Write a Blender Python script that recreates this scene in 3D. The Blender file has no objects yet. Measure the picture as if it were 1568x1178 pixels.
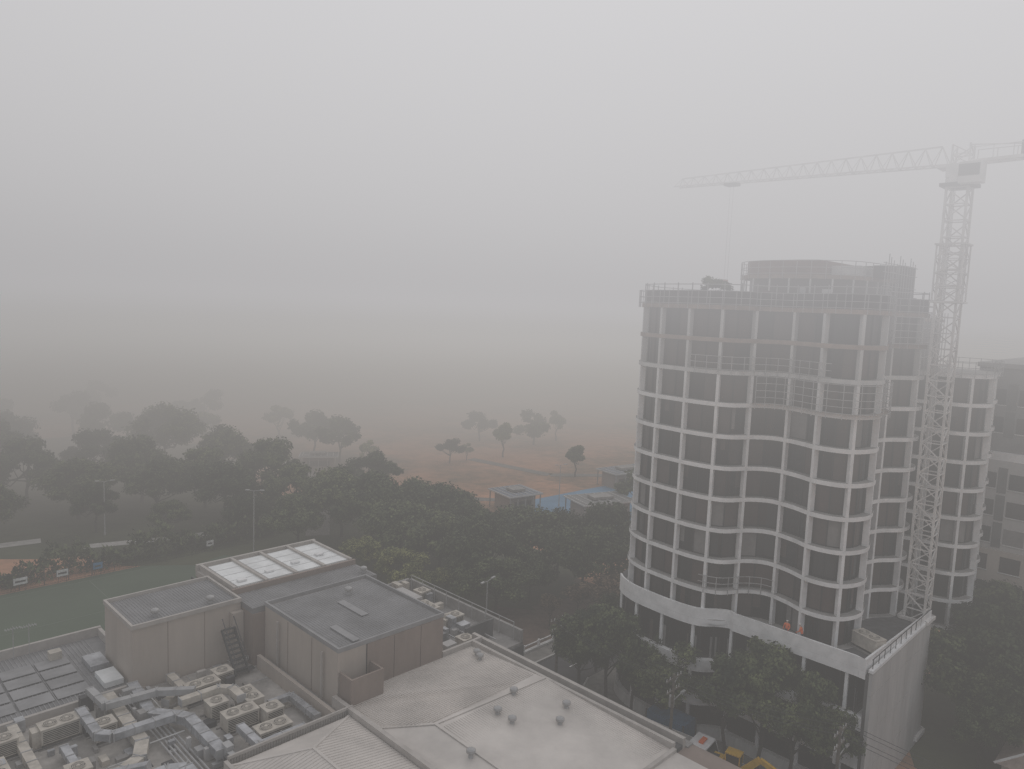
import bpy, math, random
import numpy as np
from mathutils import Vector, Matrix
random.seed(7)
S=bpy.context.scene
A0=math.radians(44.5); CA,SA=math.cos(A0),math.sin(A0)
G=6.0
def W(s,q): return (s*SA-q*CA, s*CA+q*SA)
GRID=math.atan2(CA,SA)

# ---------------------------------------------------------------- materials
def mat(name,col,rough=.7,var=.25,scale=1.5,col2=None,metal=0,bump=0,spec=.4,detail=6,streak=0):
    m=bpy.data.materials.new(name); m.use_nodes=True
    nt=m.node_tree; b=nt.nodes['Principled BSDF']
    b.inputs['Roughness'].default_value=rough; b.inputs['Metallic'].default_value=metal
    b.inputs['Specular IOR Level'].default_value=spec
    tc=nt.nodes.new('ShaderNodeTexCoord')
    n=nt.nodes.new('ShaderNodeTexNoise'); n.inputs['Scale'].default_value=scale; n.inputs['Detail'].default_value=detail
    n.inputs['Roughness'].default_value=.65
    src=tc.outputs['Object']
    if streak:
        mp=nt.nodes.new('ShaderNodeMapping'); mp.inputs['Scale'].default_value=(1,1,streak)
        nt.links.new(src,mp.inputs[0]); src=mp.outputs[0]
    nt.links.new(src,n.inputs['Vector'])
    r=nt.nodes.new('ShaderNodeValToRGB')
    c2=col2 if col2 else tuple(c*(1-var) for c in col)
    c1=col if col2 else tuple(min(1,c*(1+var*.5)) for c in col)
    r.color_ramp.elements[0].position=.35; r.color_ramp.elements[1].position=.65
    r.color_ramp.elements[0].color=(*c2,1); r.color_ramp.elements[1].color=(*c1,1)
    nt.links.new(n.outputs['Fac'],r.inputs[0]); nt.links.new(r.outputs[0],b.inputs['Base Color'])
    if bump:
        bp=nt.nodes.new('ShaderNodeBump'); bp.inputs['Strength'].default_value=bump; bp.inputs['Distance'].default_value=.05
        nt.links.new(n.outputs['Fac'],bp.inputs['Height']); nt.links.new(bp.outputs[0],b.inputs['Normal'])
    return m
def leafmat(name,ca,cb):
    m=bpy.data.materials.new(name); m.use_nodes=True
    nt=m.node_tree; b=nt.nodes['Principled BSDF']; b.inputs['Roughness'].default_value=.7
    b.inputs['Specular IOR Level'].default_value=.25
    tc=nt.nodes.new('ShaderNodeTexCoord'); oi=nt.nodes.new('ShaderNodeObjectInfo')
    n=nt.nodes.new('ShaderNodeTexNoise'); n.inputs['Scale'].default_value=.8; n.inputs['Detail'].default_value=5
    nt.links.new(tc.outputs['Object'],n.inputs['Vector'])
    r=nt.nodes.new('ShaderNodeValToRGB'); r.color_ramp.elements[0].position=.38; r.color_ramp.elements[1].position=.64
    r.color_ramp.elements[0].color=(*ca,1); r.color_ramp.elements[1].color=(*cb,1)
    nt.links.new(n.outputs['Fac'],r.inputs[0])
    h=nt.nodes.new('ShaderNodeHueSaturation')
    mr=nt.nodes.new('ShaderNodeMapRange'); mr.inputs['To Min'].default_value=.55; mr.inputs['To Max'].default_value=1.5
    nt.links.new(oi.outputs['Random'],mr.inputs['Value']); nt.links.new(mr.outputs[0],h.inputs['Value'])
    mh=nt.nodes.new('ShaderNodeMapRange'); mh.inputs['To Min'].default_value=.515; mh.inputs['To Max'].default_value=.475
    nt.links.new(oi.outputs['Random'],mh.inputs['Value']); nt.links.new(mh.outputs[0],h.inputs['Hue'])
    nt.links.new(r.outputs[0],h.inputs['Color']); nt.links.new(h.outputs[0],b.inputs['Base Color'])
    return m
M={}
M['white']=mat('white_paint',(.8,.8,.8),.6,.15,.8)
M['offwhite']=mat('offwhite',(.6,.6,.59),.6,.2,.6,streak=.2)
M['slabtop']=mat('unfinished_slab_edge',(.33,.25,.2),.8,.3,1)
M['glass']=mat('dark_glass',(.01,.01,.012),.12,.4,.4,spec=.45)
M['glass2']=mat('curtained_glass',(.045,.037,.035),.25,.3,.5,spec=.45)
M['glass3']=mat('tinted_panel',(.08,.062,.056),.4,.3,.5)
M['brown']=mat('brown_panel',(.065,.042,.037),.5,.3,.5)
M['blind']=mat('pale_blind',(.2,.19,.185),.6,.2,1)
M['frame']=mat('dark_frame',(.025,.025,.027),.5)
M['conc']=mat('concrete',(.3,.29,.28),.85,.25,.7,bump=.2)
M['concd']=mat('dark_concrete',(.12,.12,.12),.85,.3,.7)
M['concm']=mat('mid_grey_cladding',(.2,.2,.2),.8,.2,.4)
M['concl']=mat('pale_concrete_panel',(.47,.46,.45),.8,.15,.5,streak=.2)
M['deck']=mat('podium_deck',(.085,.085,.09),.8,.35,1.2)
M['beige']=mat('beige_wall',(.46,.405,.355),.85,.12,.35,streak=.2)
M['beigec']=mat('parapet_capping',(.45,.42,.39),.6,.15,1)
M['taupe']=mat('taupe_wall',(.28,.225,.195),.85,.14,.5,streak=.3)
M['rooflight']=mat('pale_metal_roof',(.62,.58,.54),.6,.2,.18,detail=9)
M['roofgrey']=mat('grey_metal_roof',(.22,.22,.225),.65,.3,.35,detail=9)
M['roofgreyrib']=mat('grey_roof_rib',(.29,.29,.295),.6,.25,.4)
M['membrane']=mat('roof_membrane',(.4,.38,.355),.9,.4,.45,bump=.2,detail=9)
M['silver']=mat('silver_duct',(.46,.47,.49),.5,.4,.9,metal=.4,detail=9)
M['acbody']=mat('beige_unit',(.52,.48,.42),.6,.25,1.5)
M['black']=mat('black_grille',(.02,.02,.02),.7)
M['skyl']=mat('translucent_skylight',(.84,.86,.86),.35,.18,.5)
M['steel']=mat('galvanised_steel',(.4,.4,.4),.5,.2,1)
M['crane']=mat('crane_paint',(.72,.7,.68),.55,.25,.6)
M['cranered']=mat('crane_red_paint',(.4,.12,.1),.5,.2,1)
M['dark']=mat('dark_metal',(.06,.06,.065),.6,.3,1)
M['net']=mat('shade_netting',(.075,.068,.068),.95,.3,1)
M['rust']=mat('rust_formwork',(.2,.12,.1),.85,.35,.7)
M['asphalt']=mat('asphalt',(.055,.055,.057),.85,.25,.5,bump=.2)
M['paving']=mat('paving',(.2,.19,.175),.85,.3,.8)
M['kerb']=mat('kerb',(.42,.41,.39),.85,.2,1)
M['mulch']=mat('mulch',(.13,.09,.07),.95,.4,.5)
M['court']=mat('court_green',(.075,.11,.07),.8,.2,.05)
M['courtline']=mat('court_line',(.13,.17,.125),.8,.2,.5)
M['bluecourt']=mat('blue_surface',(.13,.27,.42),.8,.2,.15)
M['bluegrey']=mat('blue_grey_roof',(.17,.2,.25),.7,.2,.5)
M['grass']=mat('grass_patch',(.07,.08,.042),.95,.4,.12)
M['bark']=mat('bark',(.06,.05,.042),.95,.4,4,bump=.4)
M['wood']=mat('timber_pole',(.14,.12,.1),.9,.3,3)
M['yellow']=mat('yellow_paint',(.7,.42,.03),.45,.15,2)
M['blue']=mat('blue_paint',(.05,.14,.26),.5,.3,1)
M['tyre']=mat('tyre',(.02,.02,.02),.9)
M['tile']=mat('roof_tile',(.25,.2,.17),.85,.3,1)
M['orange']=mat('orange_cloth',(.8,.16,.03),.8,.15,4)
M['sign']=mat('banner',(.75,.76,.76),.7,.3,2)
M['signb']=mat('blue_banner',(.08,.25,.45),.7,.3,2)
M['leafA']=leafmat('leaf_dark',(.018,.03,.014),(.11,.14,.055))
M['leafB']=leafmat('leaf_olive',(.06,.08,.025),(.2,.22,.075))
M['leafC']=leafmat('leaf_brown',(.06,.045,.028),(.17,.12,.07))
def groundmat():
    m=bpy.data.materials.new('dry_parkland'); m.use_nodes=True; nt=m.node_tree; b=nt.nodes['Principled BSDF']
    b.inputs['Roughness'].default_value=.95
    tc=nt.nodes.new('ShaderNodeTexCoord')
    n=nt.nodes.new('ShaderNodeTexNoise'); n.inputs['Scale'].default_value=.025; n.inputs['Detail'].default_value=9; n.inputs['Roughness'].default_value=.7
    n2=nt.nodes.new('ShaderNodeTexNoise'); n2.inputs['Scale'].default_value=.4; n2.inputs['Detail'].default_value=8
    nt.links.new(tc.outputs['Object'],n.inputs['Vector']); nt.links.new(tc.outputs['Object'],n2.inputs['Vector'])
    r=nt.nodes.new('ShaderNodeValToRGB'); e=r.color_ramp.elements
    e[0].position=.38; e[0].color=(.2,.15,.095,1); e[1].position=.56; e[1].color=(.62,.32,.19,1)
    nt.links.new(n.outputs['Fac'],r.inputs[0])
    mx=nt.nodes.new('ShaderNodeMixRGB'); mx.blend_type='MULTIPLY'; mx.inputs[0].default_value=.4
    nt.links.new(r.outputs[0],mx.inputs[1]); nt.links.new(n2.outputs['Fac'],mx.inputs[2])
    nt.links.new(mx.outputs[0],b.inputs['Base Color'])
    return m
M['ground']=groundmat()

# ---------------------------------------------------------------- mesh builder
class MB:
    def __init__(s,local=True): s.v=[];s.f=[];s.m=[];s.k=[];s.local=local
    def mi(s,n):
        if n not in s.k: s.k.append(n)
        return s.k.index(n)
    def add(s,vs,fs,m):
        o=len(s.v); s.v+= [tuple(x) for x in vs]; i=s.mi(m)
        for f in fs: s.f.append([o+a for a in f]); s.m.append(i)
    def box(s,x0,x1,y0,y1,z0,z1,m):
        s.add([(x0,y0,z0),(x1,y0,z0),(x1,y1,z0),(x0,y1,z0),(x0,y0,z1),(x1,y0,z1),(x1,y1,z1),(x0,y1,z1)],
          [(0,3,2,1),(4,5,6,7),(0,1,5,4),(1,2,6,5),(2,3,7,6),(3,0,4,7)],m)
    def beam(s,p,q,w,m,h=None):
        p=Vector(p);q=Vector(q);d=q-p
        if d.length<1e-6:return
        d.normalize(); up=Vector((0,0,1)) if abs(d.z)<.95 else Vector((1,0,0))
        a=d.cross(up).normalized()*w/2; b=a.cross(d).normalized()*(h or w)/2
        vs=[p-a-b,p+a-b,p+a+b,p-a+b,q-a-b,q+a-b,q+a+b,q-a+b]
        s.add(vs,[(0,1,2,3),(7,6,5,4),(0,4,5,1),(1,5,6,2),(2,6,7,3),(3,7,4,0)],m)
    def cyl(s,p,q,r1,r2,n,m,cap=True):
        p=Vector(p);q=Vector(q);d=(q-p).normalized(); up=Vector((0,0,1)) if abs(d.z)<.95 else Vector((1,0,0))
        a=d.cross(up).normalized(); b=d.cross(a)
        vs=[];
        for c,r in((p,r1),(q,r2)):
            for i in range(n):
                t=2*math.pi*i/n; vs.append(c+a*math.cos(t)*r+b*math.sin(t)*r)
        fs=[(i,(i+1)%n,n+(i+1)%n,n+i) for i in range(n)]
        if cap: fs+=[tuple(range(n))[::-1],tuple(range(n,2*n))]
        s.add(vs,fs,m)
    def extr(s,poly,z0,z1,m,mt=None):
        n=len(poly); vs=[(x,y,z0) for x,y in poly]+[(x,y,z1) for x,y in poly]
        s.add(vs,[(i,(i+1)%n,n+(i+1)%n,n+i) for i in range(n)],m)
        s.add([(x,y,z1) for x,y in poly],[tuple(range(n))],mt or m)
        s.add([(x,y,z0) for x,y in poly],[tuple(range(n))[::-1]],m)
    def quad(s,vs,m): s.add(vs,[tuple(range(len(vs)))],m)
    def mesh(s,name,smooth=False):
        me=bpy.data.meshes.new(name)
        if s.local: vs=[(*W(x,y),z) for x,y,z in s.v]
        else: vs=s.v
        me.from_pydata(vs,[],s.f)
        for k in s.k: me.materials.append(M[k])
        me.polygons.foreach_set('material_index',s.m)
        if smooth: me.polygons.foreach_set('use_smooth',[True]*len(s.f))
        me.update(); return me
    def build(s,name,parent=None,smooth=False,loc=None,rot=0):
        o=bpy.data.objects.new(name,s.mesh(name,smooth)); S.collection.objects.link(o)
        if parent: o.parent=parent
        if loc: o.location=loc
        if rot: o.rotation_euler=(0,0,rot)
        return o
def empty(name,loc=(0,0,0),rot=0):
    e=bpy.data.objects.new(name,None); e.location=loc; e.rotation_euler=(0,0,rot); S.collection.objects.link(e); return e
def inst(name,me,loc,rot=0,sc=1):
    o=bpy.data.objects.new(name,me); o.location=loc; o.rotation_euler=(0,0,rot)
    o.scale=sc if isinstance(sc,tuple) else (sc,sc,sc); S.collection.objects.link(o); return o
def smooth_closed(pts):
    P=[Vector(p) for p in pts]; n=len(P); out=[]
    for i in range(n):
        a,b,c,d=P[i-1],P[i],P[(i+1)%n],P[(i+2)%n]
        for j in range(12):
            t=j/12
            out.append(.5*((2*b)+(c-a)*t+(2*a-5*b+4*c-d)*t*t+(3*b-a-3*c+d)*t**3))
    return out
def resample(pl,N):
    pl=pl+[pl[0]]; L=[0]
    for i in range(1,len(pl)): L.append(L[-1]+(pl[i]-pl[i-1]).length)
    out=[];j=0
    for k in range(N):
        t=L[-1]*k/N
        while L[j+1]<t: j+=1
        f=(t-L[j])/max(1e-9,L[j+1]-L[j]); out.append(pl[j].lerp(pl[j+1],f))
    return out,L[-1]
def offset(pl,d):
    n=len(pl); ar=sum(pl[i].x*pl[(i+1)%n].y-pl[(i+1)%n].x*pl[i].y for i in range(n)); sg=1 if ar>0 else -1
    out=[]
    for i in range(n):
        t=(pl[(i+1)%n]-pl[i-1]).normalized(); nn=Vector((-t.y,t.x))*sg
        out.append(pl[i]+nn*d)
    return out

# ---------------------------------------------------------------- ground & streets
g=MB(False); g.quad([(-3000,-1500,G),(3000,-1500,G),(3000,4000,G),(-3000,4000,G)],'ground'); g.build('ground')
r=MB(); z=G+.004
r.quad([(46.5,-60,z),(57,-60,z),(57,42,z),(58.2,45.5,z),(61.5,47,z),(61.5,53,z),(46.5,53,z)],'asphalt')
r.quad([(61.5,47,z),(150,47,z),(150,53,z),(61.5,53,z)],'asphalt')
r.build('road')
r=MB()
for i in range(22): 
    q=-40+i*4; r.box(51.6,51.75,q,q+2,z+.003,z+.006,'white')
for i in range(12): r.box(62+i*4,64+i*4,50,50.13,z+.003,z+.006,'white')
r.build('road_markings')
k=MB()
k.extr([(57,-60),(57.0,42),(58.2,45.5),(61.5,47),(66,47),(64,43),(63,30),(63,18),(63,-60)],G,G+.13,'paving')
k.box(44.9,46.3,-60,53,G,G+.13,'paving')
k.box(46.3,46.5,-60,53,G,G+.15,'kerb')
k.box(46.5,90,53,53.25,G,G+.15,'kerb'); k.box(46.5,90,53.25,55.3,G,G+.13,'paving')
k.box(66,110,46.8,47,G,G+.15,'kerb')
k.beam((57,-60,G+.08),(57,42,G+.08),.2,'kerb',.17); k.beam((57,42,G+.08),(58.2,45.5,G+.08),.2,'kerb',.172); k.beam((58.2,45.5,G+.08),(61.5,47,G+.08),.2,'kerb',.168)
k.build('pavement')
k=MB()
for i in range(10): 
    k.box(60+i*2.6,60.25+i*2.6,55.4,55.6,G,G+1.1,'white')
k.box(59.9,84,55.45,55.55,G+.85,G+.97,'white'); k.box(59.9,84,55.3,55.7,G,G+.35,'offwhite')
k.build('roadside_fence')
k=MB(); k.quad([(46.5,55.4,z),(84,55.7,z),(84,72,z),(46.5,72,z)],'mulch'); k.build('garden_bed')
c=MB(); c.quad([(-40,84,z),(52,84,z),(52,111.6,z),(-40,111.6,z)],'court')
for q in (86,98,110): c.box(-38,50,q,q+.1,z+.003,z+.007,'courtline')
for s in (-10,10,30,50): c.box(s,s+.1,86.2,109.8,z+.003,z+.007,'courtline')
c.build('sports_court')
b=MB(False); zz=G+.008
b.quad([(-2,131,zz),(12,127,zz),(22,133,zz),(36,148,zz),(38,172,zz),(24,168,zz),(6,152,zz)],'bluecourt'); b.build('plaza_pavement')
b=MB(False)
def ribbon(pts,w,z,m):
    P=[Vector((x,y)) for x,y in pts]
    for i in range(len(P)-1):
        t=(P[i+1]-P[i]).normalized(); n0=Vector((-t.y,t.x))*w/2
        b.quad([(P[i].x-n0.x,P[i].y-n0.y,z),(P[i+1].x-n0.x,P[i+1].y-n0.y,z),(P[i+1].x+n0.x,P[i+1].y+n0.y,z),(P[i].x+n0.x,P[i].y+n0.y,z)],m)
ribbon([(-100,100),(-84,107),(-74,114)],2.5,G+.03,'kerb')
ribbon([(-66,112),(-58,116),(-48,122)],2.2,G+.036,'kerb')
ribbon([(-55,180),(-42,160),(-36,138),(-32,122)],4,G+.041,'paving')
ribbon([(-36,138),(-10,150),(2,150)],2.5,G+.046,'paving')
ribbon([(-10,190),(10,175),(30,178),(60,185)],3,G+.051,'paving')
b.build('footpath')
gp=MB(False)
def blobpatch(cx,cy,rx,ry,z):
    n=40; gp.quad([(cx+rx*math.cos(2*math.pi*i/n)*(1+.12*math.sin(3*i)),cy+ry*math.sin(2*math.pi*i/n)*(1+.12*math.cos(2*i)),z) for i in range(n)],'grass')
blobpatch(-10,108,22,16,G+.012); blobpatch(-62,128,46,22,G+.017); blobpatch(-115,150,60,50,G+.022); blobpatch(62,66,24,20,G+.02)
gp.build('lawn')

# ---------------------------------------------------------------- trees
def treemesh(name,h,R,nleaf,leaf,lm,seed,nb=24,trunk=.28,flat=.75):
    rr=np.random.default_rng(seed); rd=random.Random(seed)
    t=MB(False)
    ch=h*flat; cz=h-ch/2
    segs=5; px=Vector((0,0,0))
    for i in range(segs):
        nx=Vector((rd.uniform(-.15,.15)*(i+1),rd.uniform(-.15,.15)*(i+1),h*.62*(i+1)/segs))
        t.cyl(px,nx,trunk*(1-.13*i),trunk*(1-.13*(i+1)),8,'bark',False); px=nx
        if i==1: fork=nx
    blobs=[]
    for i in range(nb):
        a=rd.uniform(0,2*math.pi); e=math.asin(rd.uniform(-.45,1)); rad=rd.uniform(.45,.9)
        c=Vector((math.cos(a)*math.cos(e)*R*rad*rd.uniform(.85,1.2),math.sin(a)*math.cos(e)*R*rad*rd.uniform(.85,1.2),cz+math.sin(e)*ch/2*rad))
        blobs.append((c,R*rd.uniform(.17,.36)))
        if i%2==0:
            mid=fork.lerp(c,.5)+Vector((0,0,-.3*rd.random()))
            st=fork.lerp(px,rd.random())
            t.cyl(st,mid,trunk*.42,trunk*.28,5,'bark',False); t.cyl(mid,c,trunk*.28,trunk*.07,5,'bark',False)
    wts=np.array([b[1]**2 for b in blobs]); wts/=wts.sum()
    idx=rr.choice(len(blobs),nleaf,p=wts)
    C=np.array([b[0] for b in blobs])[idx]; Rb=np.array([b[1] for b in blobs])[idx]
    d=rr.normal(size=(nleaf,3)); d/=np.linalg.norm(d,axis=1)[:,None]
    rad=Rb*(rr.random(nleaf)**.4)*rr.uniform(.85,1.3,nleaf)
    pos=C+d*rad[:,None]*np.array([1,1,.72])
    nrm=d+rr.normal(size=(nleaf,3))*.6+np.array([0,0,.35]); nrm/=np.linalg.norm(nrm,axis=1)[:,None]
    a=np.cross(nrm,rr.normal(size=(nleaf,3))); a/=np.linalg.norm(a,axis=1)[:,None]; b_=np.cross(nrm,a)
    sz=leaf*rr.uniform(.6,1.4,nleaf)[:,None]
    v0=pos-a*sz*.55; v1=pos+b_*sz*.35; v2=pos+a*sz*.6+nrm*sz*.12; v3=pos-b_*sz*.35
    V=np.stack([v0,v1,v2,v3],1).reshape(-1,3)
    o=len(t.v); t.v+= [tuple(x) for x in V.tolist()]; mi=t.mi(lm)
    t.f+=[[o+4*i,o+4*i+1,o+4*i+2,o+4*i+3] for i in range(nleaf)]; t.m+=[mi]*nleaf
    return t.mesh(name)
TA=[treemesh('fig_a',11,6.2,13000,.42,'leafA',1,34),treemesh('fig_b',11,6.0,12000,.42,'leafA',2,28),treemesh('fig_c',10,5.5,11000,.42,'leafA',3,24)]
TB=[treemesh('street_a',10.5,3.8,9500,.3,'leafA',4,24,.2,.72),treemesh('street_b',10.2,3.5,8500,.3,'leafA',5,20,.2,.7)]
TO=[treemesh('olive_a',8,4,6000,.34,'leafB',6,20,.2)]
TC=[treemesh('brown_a',7,3.2,2200,.3,'leafC',8,18,.16)]
TD=[treemesh('far_a',9,5,2600,.6,'leafA',9,16,.25),treemesh('far_b',8,5.4,2200,.6,'leafA',10,12,.25,.85),treemesh('far_c',7.5,4,1800,.55,'leafB',12,10,.22,.9)]
def T(name,lst,x,y,s=1,sz=None):
    sx=s*random.uniform(.85,1.15)
    o=inst(name,random.choice(lst),(x,y,G),random.uniform(0,6.28),(sx,s*random.uniform(.9,1.1),(sz or s)*random.uniform(.9,1.08))); return o
for x,y,s in [(-3,99,1.0),(-9.5,105,1.05),(-1,92,.75),(-16,110,1),(-22,117,1.05),(-28,122,1.05),(4,107,1.0),(-10,118,1),(-17,124,.9),
              (11,99,.95),(15.8,105,1.0),(8,108,.85),(-6,113,.9),(-33,114,.8),(3.5,97,.6)]:
    T('fig_tree',TA,x,y,s)
for x,y,s in [(-38,129,1.0),(-31,134,1.0),(-50,128,1.05),(-45,139,1.2),(-63,129,1.0),(-57,136,1.15),(-75,126,1.0),(-70,138,1.2),(-88,132,1.15),(-27,147,.9),(-84,146,1.2),(-100,140,1.3),(-95,122,1.0),(-110,155,1.3),(-60,152,1.2),(-76,160,1.3),(-44,121,.7),(-68,119,.75),(-84,115,.8),(-56,119,.6)]:
    T('fig_tree',TA,x,y,s)
for x,y,s in [(-14.5,97,.9),(-20,103,.8),(-11,95,.6),(-8,97,.55)]: T('olive_tree',TO,x,y,s)
for x,y,s in [(12,91,1.0),(15.5,94,.95),(6,90,.6),(9.5,92.5,.7)]: T('bare_brown_tree',TC,x,y,s)
for x,y,s in [(-1.7,194,1.2),(-15,184,.8),(-11,188,.55),(-9,216,1),(16,174,.95),(7,214,1.3),(14,222,1.1),(-42,180,1.35),(-50,186,1.3),(27,144,1.0),(31,150,1.1),(-34,176,.8),(-100,180,1.4),(-120,200,1.5),(-80,190,1.4),(-140,190,1.6),(-65,205,1.4),(44,196,1.2),(-90,215,1.5),(-130,230,1.5)]:
    T('park_tree',TD,x,y,s)
for s_,q_,s,hz in [(58.2,45.8,.8,.85),(58.5,42.3,.95,1),(58.0,39.0,.9,1),(58.4,35.4,.82,.9),(59.2,29.4,.95,1.15),(59.7,26.6,1.0,1.22),(59.8,23.8,.95,1.15),(60,21.3,.75,1.0),(63.5,47.5,.8,.8),(60.6,47.6,.7,.7)]:
    x,y=W(s_,q_); T('street_tree',TB,x,y,s,hz)
for s_,q_,s in [(79.5,16,1.1),(82.5,14,1.25),(84,10.5,1.2),(88,13,1.35),(92,9,1.3),(95,13.5,1.4),(79,11,.9),(98,5,1.3),(86,6,1.1),(91,14.5,1.4),(75,13,.7),(78.5,13.5,.8)]:
    x,y=W(s_,q_); T('street_tree',TB,x,y,s)
hm=MB(False); rd=random.Random(3)
for i in range(12000):
    s_=rd.uniform(-34,60); q_=114.5+rd.gauss(0,1.1); zt=G+rd.random()**.7*(3+1.3*math.sin(s_*.5)+.8*math.sin(s_*1.7))
    x,y=W(s_,q_); a=rd.uniform(0,6.28); l=.4*rd.uniform(.6,1.4); tl=rd.uniform(-.5,.5)
    hm.quad([(x,y,zt),(x+math.cos(a)*l,y+math.sin(a)*l,zt+tl*l),(x+math.cos(a+1)*l,y+math.sin(a+1)*l,zt+l)],'leafA')
hm.build('hedge')

f=MB()
for i in range(30):
    s_=-30+i*2.9; f.cyl((s_,111.8,G),(s_,111.8,G+2.4),.05,.05,6,'dark')
for zf in (.1,.8,1.6,2.4): f.cyl((-30,111.8,G+zf),(54,111.8,G+zf),.03,.03,5,'dark')
for i in range(170): f.cyl((-30+i*.5,111.8,G),(-30+i*.5,111.8,G+2.4),.008,.008,3,'dark')
f.build('court_fence')
for s_,mm,w in [(17,'sign',1.5),(21.5,'sign',1.6),(26.5,'sign',1.4),(31,'signb',1.2),(47,'sign',1.1),(12,'sign',1.4)]:
    m_=MB(); m_.box(s_,s_+w,111.55,111.6,G+.9,G+1.8,mm); m_.box(s_-.05,s_+w+.05,111.6,111.64,G+.85,G+1.85,'frame')
    m_.box(s_+.2,s_+w-.2,111.54,111.549,G+1.2,G+1.45,'dark')
    for e in (s_+.2,s_+w-.2): m_.beam((e,111.66,G),(e,111.66,G+1.7),.05,'dark')
    m_.build('banner_sign')
def lamp(x,y,h,rot=0):
    m_=MB(False); m_.cyl((0,0,0),(0,0,h),.1,.06,8,'steel'); m_.beam((0,0,h),(1.2,0,h+.15),.06,'steel'); m_.beam((-.9,0,h+.12),(0,0,h),.06,'steel')
    m_.box(.9,1.6,-.14,.14,h+.08,h+.2,'steel'); m_.box(-1.3,-.7,-.14,.14,h+.06,h+.18,'steel'); m_.cyl((0,0,0),(0,0,.5),.18,.16,8,'steel')
    m_.build('street_lamp',loc=(x,y,G),rot=rot)
lamp(-39,111,10.3); lamp(10.5,147,8.5,.5); lamp(-2,86,7,1); lamp(-29,150,8,1); lamp(-66,118,9,.4)

def pavilion(x,y,w,d,h,rot,rm):
    e=empty('park_pavilion',(x,y,G),rot)
    m_=MB(False)
    for i in range(5):
        for j in (-1,1): m_.beam((-w/2+.4+i*(w-.8)/4,j*(d/2-.4),0),(-w/2+.4+i*(w-.8)/4,j*(d/2-.4),h),.18,'conc')
    m_.build('columns',e)
    m_=MB(False); m_.box(-w/2+1,w/2-1,-d/2+1.2,d/2-1.2,0,h-.1,'taupe'); m_.box(-w/2+2,w/2-2,-d/2+1.12,-d/2+1.198,1,2.2,'glass'); m_.build('walls',e)
    m_=MB(False); m_.box(-w/2,w/2,-d/2,d/2,h,h+.25,'concl')
    m_.box(-w/2+.25,w/2-.25,-d/2+.25,d/2-.25,h+.25,h+.3,rm)
    for i in range(6): m_.box(-w/2+.8+i*w/6.5,-w/2+.95+i*w/6.5,-d/2+.4,d/2-.4,h+.3,h+.42,'concl')
    m_.box(-w/5,w/6,-d/5,d/8,h+.43,h+.9,'conc')
    m_.build('roof',e)
pavilion(1.5,144,8,8,3.4,.6,'bluegrey'); pavilion(18,140,12,8,3.6,.45,'concm'); pavilion(-45,172,9,6,3.2,.2,'roofgrey'); pavilion(27,168,12,7,3.5,.6,'bluegrey'); pavilion(-33,141,6,5,3,.4,'roofgrey')

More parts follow.
